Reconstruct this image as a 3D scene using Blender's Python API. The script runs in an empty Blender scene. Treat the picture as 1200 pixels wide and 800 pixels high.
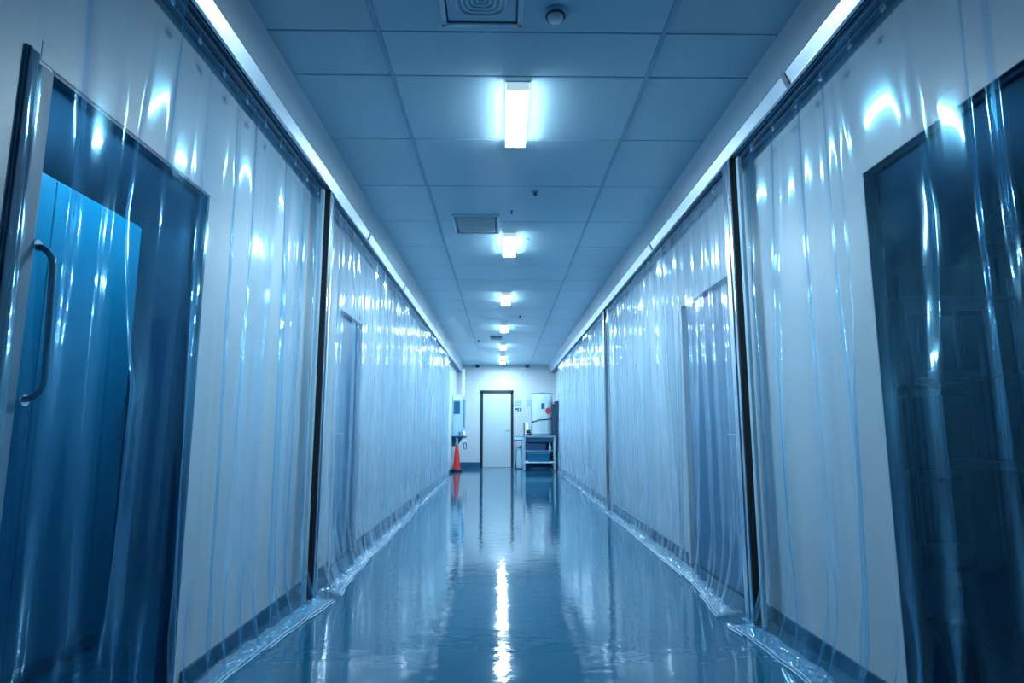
import bpy, bmesh, math, random
import numpy as np
from mathutils import Vector, Matrix

random.seed(7)
sc = bpy.context.scene
COL = sc.collection
PI = math.pi

# ------------------------------------------------------------------ materials
def lin(c):
    return tuple(((x / 12.92) if x <= .04045 else ((x + .055) / 1.055) ** 2.4) for x in c)

def rgb(r, g, b):
    return lin((r / 255, g / 255, b / 255)) + (1.0,)

def nt_new(name):
    m = bpy.data.materials.new(name)
    m.use_nodes = True
    nt = m.node_tree
    nt.nodes.clear()
    out = nt.nodes.new('ShaderNodeOutputMaterial')
    return m, nt, out

def pbr(name, col, rough=.5, metal=0., spec=.5, var=.06, scale=6., bump=0., bscale=40., stretch=(1, 1, 1),
        rvar=0., coat=0., island=0.):
    """Principled surface whose colour and roughness wander a little with object-space noise."""
    m, nt, out = nt_new(name)
    N, L = nt.nodes, nt.links
    b = N.new('ShaderNodeBsdfPrincipled')
    L.new(b.outputs[0], out.inputs[0])
    b.inputs['Metallic'].default_value = metal
    b.inputs['Roughness'].default_value = rough
    b.inputs['Specular IOR Level'].default_value = spec
    b.inputs['Coat Weight'].default_value = coat
    b.inputs['Coat Roughness'].default_value = .05
    tc = N.new('ShaderNodeTexCoord')
    mp = N.new('ShaderNodeMapping')
    mp.inputs['Scale'].default_value = stretch
    L.new(tc.outputs['Object'], mp.inputs[0])
    n = N.new('ShaderNodeTexNoise')
    n.inputs['Scale'].default_value = scale
    n.inputs['Detail'].default_value = 4
    L.new(mp.outputs[0], n.inputs['Vector'])
    hsv = N.new('ShaderNodeHueSaturation')
    hsv.inputs['Color'].default_value = col
    mr = N.new('ShaderNodeMapRange')
    mr.inputs['To Min'].default_value = 1 - var
    mr.inputs['To Max'].default_value = 1 + var
    L.new(n.outputs['Fac'], mr.inputs['Value'])
    val = mr.outputs[0]
    if island:
        g = N.new('ShaderNodeNewGeometry')
        mi = N.new('ShaderNodeMapRange')
        mi.inputs['To Min'].default_value = 1 - island
        mi.inputs['To Max'].default_value = 1 + island
        L.new(g.outputs['Random Per Island'], mi.inputs['Value'])
        mm = N.new('ShaderNodeMath'); mm.operation = 'MULTIPLY'
        L.new(val, mm.inputs[0]); L.new(mi.outputs[0], mm.inputs[1])
        val = mm.outputs[0]
    L.new(val, hsv.inputs['Value'])
    L.new(hsv.outputs[0], b.inputs['Base Color'])
    if rvar:
        mr2 = N.new('ShaderNodeMapRange')
        mr2.inputs['To Min'].default_value = max(.01, rough - rvar)
        mr2.inputs['To Max'].default_value = rough + rvar
        L.new(n.outputs['Fac'], mr2.inputs['Value'])
        L.new(mr2.outputs[0], b.inputs['Roughness'])
    if bump:
        n2 = N.new('ShaderNodeTexNoise')
        n2.inputs['Scale'].default_value = bscale
        n2.inputs['Detail'].default_value = 3
        L.new(mp.outputs[0], n2.inputs['Vector'])
        bp = N.new('ShaderNodeBump')
        bp.inputs['Strength'].default_value = bump
        bp.inputs['Distance'].default_value = .01
        L.new(n2.outputs['Fac'], bp.inputs['Height'])
        L.new(bp.outputs[0], b.inputs['Normal'])
    return m

def film(name, haze=.020, tint=(.94, .98, 1, 1), rough=.05, f0=.064, power=4.6, hazecol=(.22, .60, .92, 1), fine=.10, refl=(.30, .74, 1, 1)):
    """Thin clear plastic sheet: see-through, glossy on both faces, a trace of milky scatter."""
    m, nt, out = nt_new(name)
    N, L = nt.nodes, nt.links
    lw = N.new('ShaderNodeLayerWeight'); lw.inputs['Blend'].default_value = .5
    pw = N.new('ShaderNodeMath'); pw.operation = 'POWER'; pw.inputs[1].default_value = power
    L.new(lw.outputs['Facing'], pw.inputs[0])
    mr = N.new('ShaderNodeMapRange')
    mr.inputs['To Min'].default_value = f0
    mr.inputs['To Max'].default_value = 1.0
    L.new(pw.outputs[0], mr.inputs['Value'])
    tc = N.new('ShaderNodeTexCoord')
    mp = N.new('ShaderNodeMapping'); mp.inputs['Scale'].default_value = (1, 1, .10)
    L.new(tc.outputs['Object'], mp.inputs[0])
    nz = N.new('ShaderNodeTexNoise'); nz.inputs['Scale'].default_value = 14; nz.inputs['Detail'].default_value = 3
    L.new(mp.outputs[0], nz.inputs['Vector'])
    bp = N.new('ShaderNodeBump'); bp.inputs['Strength'].default_value = fine; bp.inputs['Distance'].default_value = .006
    L.new(nz.outputs['Fac'], bp.inputs['Height'])
    tr = N.new('ShaderNodeBsdfTransparent'); tr.inputs[0].default_value = tint
    gl = N.new('ShaderNodeBsdfGlossy'); gl.inputs['Roughness'].default_value = rough
    gl.inputs[0].default_value = refl
    L.new(bp.outputs[0], gl.inputs['Normal'])
    g2 = N.new('ShaderNodeBsdfGlossy'); g2.inputs['Roughness'].default_value = min(.6, rough * 3.0)
    g2.inputs[0].default_value = refl
    L.new(bp.outputs[0], g2.inputs['Normal'])
    mg = N.new('ShaderNodeMixShader'); mg.inputs[0].default_value = .35
    L.new(gl.outputs[0], mg.inputs[1]); L.new(g2.outputs[0], mg.inputs[2])
    df = N.new('ShaderNodeBsdfDiffuse'); df.inputs[0].default_value = hazecol
    tl = N.new('ShaderNodeBsdfTranslucent'); tl.inputs[0].default_value = hazecol
    md = N.new('ShaderNodeMixShader'); md.inputs[0].default_value = .5
    L.new(df.outputs[0], md.inputs[1]); L.new(tl.outputs[0], md.inputs[2])
    # haze builds up when the sheet is seen edge-on (longer way through the plastic)
    hz = N.new('ShaderNodeMapRange')
    hz.inputs['To Min'].default_value = haze
    hz.inputs['To Max'].default_value = min(1, haze * 13)
    p2 = N.new('ShaderNodeMath'); p2.operation = 'POWER'; p2.inputs[1].default_value = 2.2
    L.new(lw.outputs['Facing'], p2.inputs[0]); L.new(p2.outputs[0], hz.inputs['Value'])
    m1 = N.new('ShaderNodeMixShader')
    L.new(hz.outputs[0], m1.inputs[0]); L.new(tr.outputs[0], m1.inputs[1]); L.new(md.outputs[0], m1.inputs[2])
    m2 = N.new('ShaderNodeMixShader')
    L.new(mr.outputs[0], m2.inputs[0]); L.new(m1.outputs[0], m2.inputs[1]); L.new(mg.outputs[0], m2.inputs[2])
    L.new(m2.outputs[0], out.inputs[0])
    return m

def emit(name, col, strength):
    m, nt, out = nt_new(name)
    e = nt.nodes.new('ShaderNodeEmission')
    e.inputs[0].default_value = col + (1,)
    e.inputs[1].default_value = strength
    nt.links.new(e.outputs[0], out.inputs[0])
    return m

LIGHT = (.62, .86, 1.0)
M = {}
M['wall'] = pbr('wall_panel', (.47, .59, .67, 1), .42, var=.02, scale=1.2, bump=.03, bscale=30)
M['endwall'] = pbr('end_wall_paint', (.42, .51, .57, 1), .5, var=.02, scale=1.2)
M['ceiling'] = pbr('ceiling_tile', (.43, .655, .775, 1), .30, var=.05, scale=1.5, island=.05)
M['ceilgap'] = pbr('ceiling_gap', (.05, .14, .22, 1), .7)
M['tbar'] = pbr('ceiling_bar', (.24, .46, .62, 1), .4)
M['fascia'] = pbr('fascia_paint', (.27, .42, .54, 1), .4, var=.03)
M['alu'] = pbr('brushed_aluminium', (.62, .74, .84, 1), .24, metal=1., var=.05, scale=30, stretch=(1, 1, .05), rvar=.06)
M['chrome'] = pbr('chrome', (.75, .84, .92, 1), .1, metal=1., var=.03)
M['steel'] = pbr('stainless_steel', (.60, .72, .82, 1), .3, metal=1., var=.06, scale=20, stretch=(1, 1, .1))
M['track'] = pbr('shaded_track', (.03, .10, .17, 1), .35, var=.1)  # dark colour carries the shade under the header
M['black'] = pbr('black_rubber', (.004, .008, .014, 1), .5, var=.1)
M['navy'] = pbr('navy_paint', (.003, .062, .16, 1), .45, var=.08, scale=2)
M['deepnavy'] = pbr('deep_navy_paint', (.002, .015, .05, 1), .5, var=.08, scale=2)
M['base'] = pbr('baseboard_vinyl', (.008, .07, .15, 1), .35, var=.05)
M['teal'] = pbr('teal_enamel', (.003, .26, .42, 1), .35, var=.05, scale=2)
M['hazedoor'] = pbr('hazed_door_paint', (.010, .13, .28, 1), .35, var=.05, scale=2)  # blue carries the curtain haze over the dark openings
M['white'] = pbr('white_enamel', (.80, .87, .92, 1), .35, var=.02)
M['doorleaf'] = pbr('pale_door_laminate', (.40, .52, .60, 1), .35, var=.02, scale=1)
M['blackframe'] = pbr('black_frame_paint', (.004, .010, .022, 1), .4, var=.1)
M['paleblue'] = pbr('pale_blue_plastic', (.42, .66, .82, 1), .4, var=.03)
M['midblue'] = pbr('mid_blue_plastic', (.10, .30, .48, 1), .4, var=.05)
M['screen'] = pbr('blue_screen', (.01, .13, .27, 1), .15, var=.03)
M['red'] = pbr('red_cone_plastic', (.72, .035, .03, 1), .4, var=.05)
M['redsign'] = pbr('red_label', (.75, .06, .06, 1), .5, var=.03)
M['paper'] = pbr('paper', (.62, .78, .88, 1), .7, var=.03)
M['ink'] = pbr('ink', (.03, .12, .2, 1), .6, var=.03)
M['grey'] = pbr('grey_plastic', (.16, .27, .36, 1), .45, var=.05)
M['film'] = film('clear_plastic_film')
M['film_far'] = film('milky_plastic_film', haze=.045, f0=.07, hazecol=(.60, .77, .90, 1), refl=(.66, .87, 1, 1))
M['hem'] = film('folded_plastic_hem', haze=.05, rough=.08, f0=.09, fine=.3, hazecol=(.45,.72,.95,1), refl=(.7,.9,1,1))
M['edge'] = pbr('light_piped_edge', (.72, .86, .95, 1), .25, var=.1, scale=30)  # whiter colour stands in for light piped out at the cut
M['glass'] = film('door_glass', haze=.0, tint=(.55, .88, 1, 1), rough=.3, f0=.0012, refl=(.2,.6,1,1), power=5, fine=0.)
M['darkglass'] = film('tinted_glass', haze=.0, tint=(.40, .72, .92, 1), rough=.3, f0=.0012, refl=(.2,.6,1,1), power=5, fine=0.)
M['lens'] = emit('lamp_lens', (.66, .88, 1.0), 55.)
M['lensend'] = emit('lamp_lens_end', (.5, .8, 1.0), .2)
M['addedlens'] = emit('added_lamp_lens', (.60, .90, 1.0), 11.)  # glow of the lamp added in the left room
M['stile'] = pbr('door_stile_paint', (.17, .28, .38, 1), .5, var=.08)
M['seal'] = pbr('blue_seal', (.004, .07, .15, 1), .6, spec=.15, var=.05)
M['pull'] = pbr('blue_pull', (.012, .19, .34, 1), .35, var=.05)
M['strip'] = pbr('satin_aluminium', (.56, .67, .76, 1), .36, metal=1., var=.03)
M['vane'] = pbr('vent_vane', (.66, .84, .93, 1), .4)
M['tank'] = pbr('satin_steel', (.66, .78, .86, 1), .30, metal=.72, var=.02)
M['lensside'] = emit('lamp_lens_side', (.60, .88, 1.0), 1.5)
M['lampcap'] = pbr('lamp_end_cap', (.75, .88, .95, 1), .4)

# floor: glossy poured resin with faint waves
def floor_mat():
    m, nt, out = nt_new('blue_resin_floor')
    N, L = nt.nodes, nt.links
    b = N.new('ShaderNodeBsdfPrincipled'); L.new(b.outputs[0], out.inputs[0])
    tc = N.new('ShaderNodeTexCoord')
    n1 = N.new('ShaderNodeTexNoise'); n1.inputs['Scale'].default_value = 1.1; n1.inputs['Detail'].default_value = 5
    L.new(tc.outputs['Object'], n1.inputs['Vector'])
    cr = N.new('ShaderNodeValToRGB')
    cr.color_ramp.elements[0].position = .3; cr.color_ramp.elements[0].color = (.009, .085, .165, 1)
    cr.color_ramp.elements[1].position = .75; cr.color_ramp.elements[1].color = (.013, .11, .20, 1)
    L.new(n1.outputs['Fac'], cr.inputs[0]); L.new(cr.outputs[0], b.inputs['Base Color'])
    mp = N.new('ShaderNodeMapping'); mp.inputs['Scale'].default_value = (1.0, 1.6, 1)
    L.new(tc.outputs['Object'], mp.inputs[0])
    n2 = N.new('ShaderNodeTexNoise'); n2.inputs['Scale'].default_value = 7; n2.inputs['Detail'].default_value = 2
    L.new(mp.outputs[0], n2.inputs['Vector'])
    n3 = N.new('ShaderNodeTexNoise'); n3.inputs['Scale'].default_value = 120; n3.inputs['Detail'].default_value = 2
    L.new(tc.outputs['Object'], n3.inputs['Vector'])
    b1 = N.new('ShaderNodeBump'); b1.inputs['Strength'].default_value = .16; b1.inputs['Distance'].default_value = .01
    L.new(n2.outputs['Fac'], b1.inputs['Height'])
    b2 = N.new('ShaderNodeBump'); b2.inputs['Strength'].default_value = .05; b2.inputs['Distance'].default_value = .002
    L.new(n3.outputs['Fac'], b2.inputs['Height']); L.new(b1.outputs[0], b2.inputs['Normal'])
    L.new(b2.outputs[0], b.inputs['Normal'])
    mr = N.new('ShaderNodeMapRange'); mr.inputs['To Min'].default_value = .03; mr.inputs['To Max'].default_value = .075
    L.new(n1.outputs['Fac'], mr.inputs['Value']); L.new(mr.outputs[0], b.inputs['Roughness'])
    b.inputs['Specular IOR Level'].default_value = .8
    return m
M['floor'] = floor_mat()

# ------------------------------------------------------------------ mesh building
class MB:
    def __init__(s):
        s.v = []; s.f = []; s.sm = []
    def add(s, vs, fs, smooth=False):
        o = len(s.v); s.v += [tuple(v) for v in vs]
        for f in fs:
            s.f.append([i + o for i in f]); s.sm.append(smooth)
        return s
    def box(s, x0, x1, y0, y1, z0, z1, bev=0.):
        if x0 > x1: x0, x1 = x1, x0
        if y0 > y1: y0, y1 = y1, y0
        if z0 > z1: z0, z1 = z1, z0
        if bev <= 0:
            vs = [(x, y, z) for z in (z0, z1) for y in (y0, y1) for x in (x0, x1)]
            return s.add(vs, [(0, 2, 3, 1), (4, 5, 7, 6), (0, 1, 5, 4), (2, 6, 7, 3), (0, 4, 6, 2), (1, 3, 7, 5)])
        bm = bmesh.new(); bmesh.ops.create_cube(bm, size=1)
        for v in bm.verts:
            v.co = Vector(((x0 + x1) / 2 + v.co.x * (x1 - x0), (y0 + y1) / 2 + v.co.y * (y1 - y0), (z0 + z1) / 2 + v.co.z * (z1 - z0)))
        bmesh.ops.bevel(bm, geom=bm.edges[:], offset=min(bev, .45 * min(x1 - x0, y1 - y0, z1 - z0)), segments=2, affect='EDGES', profile=.5)
        bm.verts.index_update()
        s.add([v.co[:] for v in bm.verts], [[v.index for v in f.verts] for f in bm.faces])
        bm.free(); return s
    def prism(s, pts, y0, y1):
        """closed outline in x,z run along y"""
        n = len(pts)
        vs = [(p[0], y0, p[1]) for p in pts] + [(p[0], y1, p[1]) for p in pts]
        fs = [(i, (i + 1) % n, n + (i + 1) % n, n + i) for i in range(n)]
        fs += [tuple(range(n))[::-1], tuple(range(n, 2 * n))]
        return s.add(vs, fs)
    def lathe(s, prof, cx, cy, n=24, cz=0., axis='z'):
        """profile of (radius, height), closed at both ends"""
        vs = []; fs = []
        for (r, h) in prof:
            for k in range(n):
                a = 2 * PI * k / n
                if axis == 'z': vs.append((cx + r * math.cos(a), cy + r * math.sin(a), cz + h))
                elif axis == 'y': vs.append((cx + r * math.cos(a), cy + h, cz + r * math.sin(a)))
                else: vs.append((cx + h, cy + r * math.cos(a), cz + r * math.sin(a)))
        m = len(prof)
        for i in range(m - 1):
            for k in range(n):
                fs.append((i * n + k, i * n + (k + 1) % n, (i + 1) * n + (k + 1) % n, (i + 1) * n + k))
        fs.append(tuple(range(n))[::-1]); fs.append(tuple((m - 1) * n + k for k in range(n)))
        return s.add(vs, fs, True)
    def tube(s, pts, r, n=10, closed=False):
        pts = [Vector(p) for p in pts]; m = len(pts); vs = []; fs = []
        up = Vector((0, 0, 1)); prev = None
        for i in range(m):
            if closed: t = pts[(i + 1) % m] - pts[i - 1]
            else: t = pts[min(i + 1, m - 1)] - pts[max(i - 1, 0)]
            t.normalize()
            if prev is None:
                a = up if abs(t.dot(up)) < .9 else Vector((1, 0, 0))
                u = t.cross(a).normalized()
            else:
                u = (prev - t * prev.dot(t)).normalized()
            prev = u; w = t.cross(u)
            rr = r[i] if isinstance(r, (list, tuple)) else r
            for k in range(n):
                a = 2 * PI * k / n
                vs.append(pts[i] + (u * math.cos(a) + w * math.sin(a)) * rr)
        for i in range(m if closed else m - 1):
            j = (i + 1) % m
            for k in range(n):
                fs.append((i * n + k, i * n + (k + 1) % n, j * n + (k + 1) % n, j * n + k))
        if not closed:
            fs.append(tuple(range(n))[::-1]); fs.append(tuple((m - 1) * n + k for k in range(n)))
        return s.add(vs, fs, True)
    def build(s, name, mat, parent=None, origin=None):
        me = bpy.data.meshes.new(name)
        o3 = Vector(origin) if origin is not None else Vector((0, 0, 0))
        if parent is not None:
            o3 = o3 + Vector(parent.get('_base', (0, 0, 0)))
        me.from_pydata([(Vector(v) - o3)[:] for v in s.v], [], s.f)
        for p, q in zip(me.polygons, s.sm): p.use_smooth = q
        if any(s.sm):
            try: me.set_sharp_from_angle(angle=math.radians(40))
            except Exception: pass
        bm = bmesh.new(); bm.from_mesh(me); bmesh.ops.recalc_face_normals(bm, faces=bm.faces[:]); bm.to_mesh(me); bm.free()
        me.materials.append(M[mat] if isinstance(mat, str) else mat)
        o = bpy.data.objects.new(name, me); COL.objects.link(o)
        if parent is not None: o.parent = parent
        elif origin is not None: o.location = origin
        return o

def grid_obj(name, X, Y, Z, mat, parent=None, smooth=True):
    r, c = X.shape
    base = Vector(parent.location) if parent is not None else Vector((0, 0, 0))
    co = np.stack([X - base.x, Y - base.y, Z - base.z], -1).reshape(-1, 3)
    idx = np.arange(r * c).reshape(r, c)
    q = np.stack([idx[:-1, :-1], idx[:-1, 1:], idx[1:, 1:], idx[1:, :-1]], -1).reshape(-1, 4)
    me = bpy.data.meshes.new(name)
    me.from_pydata(co.tolist(), [], q.tolist())
    me.polygons.foreach_set('use_smooth', [smooth] * len(me.polygons))
    me.materials.append(M[mat]); me.update()
    o = bpy.data.objects.new(name, me); COL.objects.link(o)
    if parent is not None: o.parent = parent
    return o

def tag(o, label=None, cat=None, group=None, kind=None):
    if label: o['label'] = label
    if cat: o['category'] = cat
    if group: o['group'] = group
    if kind: o['kind'] = kind
    return o

def thing(name, loc, label, cat, group=None, kind=None):
    o = bpy.data.objects.new(name, None); COL.objects.link(o)
    o.location = loc; o.empty_display_size = .1
    return tag(o, label, cat, group, kind)

def part(mb, name, mat, parent, label=None):
    """build a mesh given in world coordinates as the child of a thing or part"""
    base = parent.location.copy()
    q = parent.parent
    while q is not None:
        base = base + q.location; q = q.parent
    me_o = MB()
    me_o.v = [(v[0] - base.x, v[1] - base.y, v[2] - base.z) for v in map(Vector, mb.v)]
    me_o.f = mb.f; me_o.sm = mb.sm
    o = me_o.build(name, mat); o.parent = parent
    if label: o['label'] = label
    return o

def struct(mb, name, mat, label=None, cat=None):
    o = mb.build(name, mat)
    o['kind'] = 'structure'
    if label: o['label'] = label
    if cat: o['category'] = cat
    return o

def copy_tree(o, parent=None):
    c = o.copy(); COL.objects.link(c)
    if parent is not None: c.parent = parent
    for ch in [x for x in bpy.data.objects if x.parent == o]:
        copy_tree(ch, c)
    return c

# ------------------------------------------------------------------ dimensions
YB, YE = -3.0, 17.48          # the two ends of the corridor
XWL, XWR = -1.33, 1.52        # wall faces behind the curtains
XRL, XRR = -1.19, 1.373       # rail faces
ZR, ZC = 2.71, 2.926          # rail underside, ceiling
WT = .07                      # wall thickness

# ------------------------------------------------------------------ camera
cam = bpy.data.cameras.new('camera'); co = bpy.data.objects.new('camera', cam); COL.objects.link(co)
cam.sensor_width = 36; cam.lens = 707.28 / 1200 * 36; cam.clip_start = .02; cam.clip_end = 100
co.location = (0, 0, 1.0622); co.rotation_euler = (PI / 2 + .1451, 0, -.0146)
sc.camera = co

# ------------------------------------------------------------------ shell
struct(MB().box(-4.6, 5.2, YB - .1, YE + .1, -.08, 0), 'floor', 'floor',
       'glossy blue poured resin floor reflecting the ceiling lamps', 'floor')

def wall_with_holes(xa, xb, holes, y0, y1, z1):
    mb = MB(); y = y0
    for (h0, h1, hz) in sorted(holes):
        mb.box(xa, xb, y, h0, 0, z1); mb.box(xa, xb, h0, h1, hz, z1); y = h1
    mb.box(xa, xb, y, y1, 0, z1)
    return mb
HL = (1.665, 2.63, 2.11)       # near left doorway
HL2 = (4.82, 5.60, 2.04)      # far left door
HR = (.95, 2.40, 2.13)        # near right window door
HR2 = (3.85, 5.02, 2.10)      # far right door
struct(wall_with_holes(XWL - WT, XWL, [HL, HL2], YB, YE, 2.93), 'wall_left', 'wall',
       'white wall panels behind the left plastic curtains', 'wall')
struct(wall_with_holes(XWR, XWR + .045, [HR, HR2], YB, YE, 2.93), 'wall_right', 'wall',
       'white wall panels behind the right plastic curtains', 'wall')
struct(MB().box(XWL - WT, -.64, YE, YE + .08, 0, 2.93).box(.29, XWR + WT, YE, YE + .08, 0, 2.93)
       .box(-.64, .29, YE, YE + .08, 2.13, 2.93), 'wall_end', 'endwall', 'white end wall around the black framed door', 'wall')
struct(MB().box(XWL - WT, XWR + WT, YB - .08, YB, 0, 2.93), 'wall_rear', 'wall', 'white wall closing the corridor behind the viewer', 'wall')

# ceiling: metal tiles over a dark void, with two long bars
def ceiling():
    mb = MB()
    ys = [YB, -2.2, -1.45, -.7, .05, .8, 1.52, 2.25, 2.62, 2.98, 3.69, 4.45, 5.25, 6.01, 6.75, 7.4, 7.97, 8.6, 9.25, 10.0]
    while ys[-1] + .74 < YE: ys.append(ys[-1] + .74)
    ys.append(YE)
    g = .0035
    for (xa, xb) in ((-1.125, -.60), (-.585, .755), (.77, 1.315)):
        for a, b in zip(ys[:-1], ys[1:]):
            mb.box(xa + .002, xb - .002, a + g, b - g, ZC, ZC + .03, bev=.004)
    return mb
c_ = struct(ceiling(), 'ceiling', 'ceiling', 'blue grey metal tile ceiling', 'ceiling')
part(MB().box(XWL - WT, XWR + WT, YB, YE, ZC + .03, ZC + .06), 'ceiling_void', 'ceilgap', c_)
part(MB().box(-.602, -.583, YB, YE, ZC - .004, ZC + .03), 'ceiling_bar', 'tbar', c_)
part(MB().box(.753, .772, YB, YE, ZC - .004, ZC + .03), 'ceiling_bar', 'tbar', c_)

# sloped bulkheads between the rails and the ceiling
struct(MB().prism([(XWL, ZR + .012), (XRL - .004, ZR + .012), (XRL - .004, ZR + .056), (XRL + .020, ZR + .056), (-1.118, ZC + .002), (XWL, ZC + .002)], YB, YE),
       'trim_1', 'fascia', 'sloping white bulkhead above the left curtain rail', 'trim')
struct(MB().prism([(XWR, ZR + .012), (XRR + .004, ZR + .012), (XRR + .004, ZR + .056), (XRR - .020, ZR + .056), (1.308, ZC + .002), (XWR, ZC + .002)], YB, YE),
       'trim_2', 'fascia', 'sloping white bulkhead above the right curtain rail', 'trim')
# baseboards
def baseb(x0, x1, holes):
    mb = MB(); y = YB
    for (a, b, _) in sorted(holes): mb.box(x0, x1, y, a - .05, 0, .075); y = b + .05
    mb.box(x0, x1, y, YE, 0, .075); return mb
struct(baseb(XWL, XWL + .012, [HL, HL2]), 'baseboard_left', 'base', 'dark blue baseboard along the left wall', 'baseboard')
struct(baseb(XWR - .012, XWR, [HR, HR2]), 'baseboard_right', 'base', 'dark blue baseboard along the right wall', 'baseboard')
struct(MB().box(XWL, -.60, YE - .014, YE, 0, .15).box(.31, XWR, YE - .014, YE, 0, .15), 'baseboard_end', 'base',
       'dark blue baseboard along the end wall', 'baseboard')

# ------------------------------------------------------------------ rails
def rail(sg, xf, label):
    t = thing('curtain_rail', (xf, 2.5, ZR), label, 'curtain rail', 'curtain rails')
    y0, y1 = YB + .02, YE - .03
    d = -sg                       # into the wall side
    part(MB().box(xf + d * .004, xf + d * .137, y0, y1, ZR - .002, ZR + .012), 'track', 'track', t)
    part(MB().prism([(xf, ZR - .012), (xf + d * .014, ZR - .012), (xf + d * .014, ZR + .056), (xf + sg * .026, ZR + .056), (xf + sg * .027, ZR + .048), (xf + sg * .002, ZR - .004)], y0, y1),
         'face_strip', 'strip', t)
    part(MB().box(xf + d * .052, xf + d * .058, y0, y1, ZR - .016, ZR - .002).box(xf + d * .026, xf + d * .031, y0, y1, ZR - .010, ZR - .002)
         .box(xf + d * .095, xf + d * .100, y0, y1, ZR - .012, ZR - .002), 'track_lip', 'midblue', t)
    # joint clips on the face strip
    for yy in ((2.66, 5.35) if sg < 0 else (5.1, 7.0)):
        part(MB().prism([(xf - sg * .003, ZR - .010), (xf + sg * .006, ZR - .010), (xf + sg * .031, ZR + .048), (xf + sg * .022, ZR + .048)], yy, yy + .035), 'joint_clip', 'grey', t)
    return t
rail(+1, XRL, 'aluminium curtain rail with shade-dark track above the left curtains')
rail(-1, XRR, 'aluminium curtain rail with shade-dark track above the right curtains')

# ------------------------------------------------------------------ posts
def post(sg, xf, y, w, label):
    """sg points to the corridor; camera-side face carries a black strip"""
    t = thing('partition_post', (xf, y, 0), label, 'post', 'posts between the curtain panels')
    d = -sg; z1 = ZR - .012
    part(MB().box(xf, xf + d * .05, y, y + w, 0, z1, bev=.004).box(xf + sg * .006, xf, y + w * .35, y + w * .65, 0, z1, bev=.002), 'profile', 'alu', t)
    part(MB().box(xf + d * .004, xf + d * .040, y - .012, y, 0, z1), 'black_strip', 'black', t, 'black strip')  # black strip over the camera-side face of the post
    part(MB().box(xf + d * .040, xf + d * .062, y - .045, y + .0, 0, z1, bev=.003), 'side_lip', 'paleblue', t)
    part(MB().box(xf + sg * .01, xf + d * .07, y - .02, y + w + .02, 0, .006, bev=.002), 'foot_plate', 'alu', t)
    return t
post(+1, -1.190, 4.00, .085, 'aluminium post with black strip between the left curtains')
post(-1, 1.372, 3.47, .115, 'wide aluminium post with black strip beside nearest right curtain')
post(-1, 1.372, 8.12, .07, 'slim far aluminium post with black strip between the right curtains')

# ------------------------------------------------------------------ curtains
def wn(seed, n=6, lo=.6, hi=3.):
    r = np.random.RandomState(seed)
    f = np.exp(r.uniform(np.log(lo), np.log(hi), n)); p = r.uniform(0, 2 * PI, n); a = r.uniform(.5, 1, n); a /= a.sum()
    return lambda s: sum(ai * np.sin(fi * 2 * PI * s + pi) for ai, fi, pi in zip(a, f, p)) * 1.6

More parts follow.
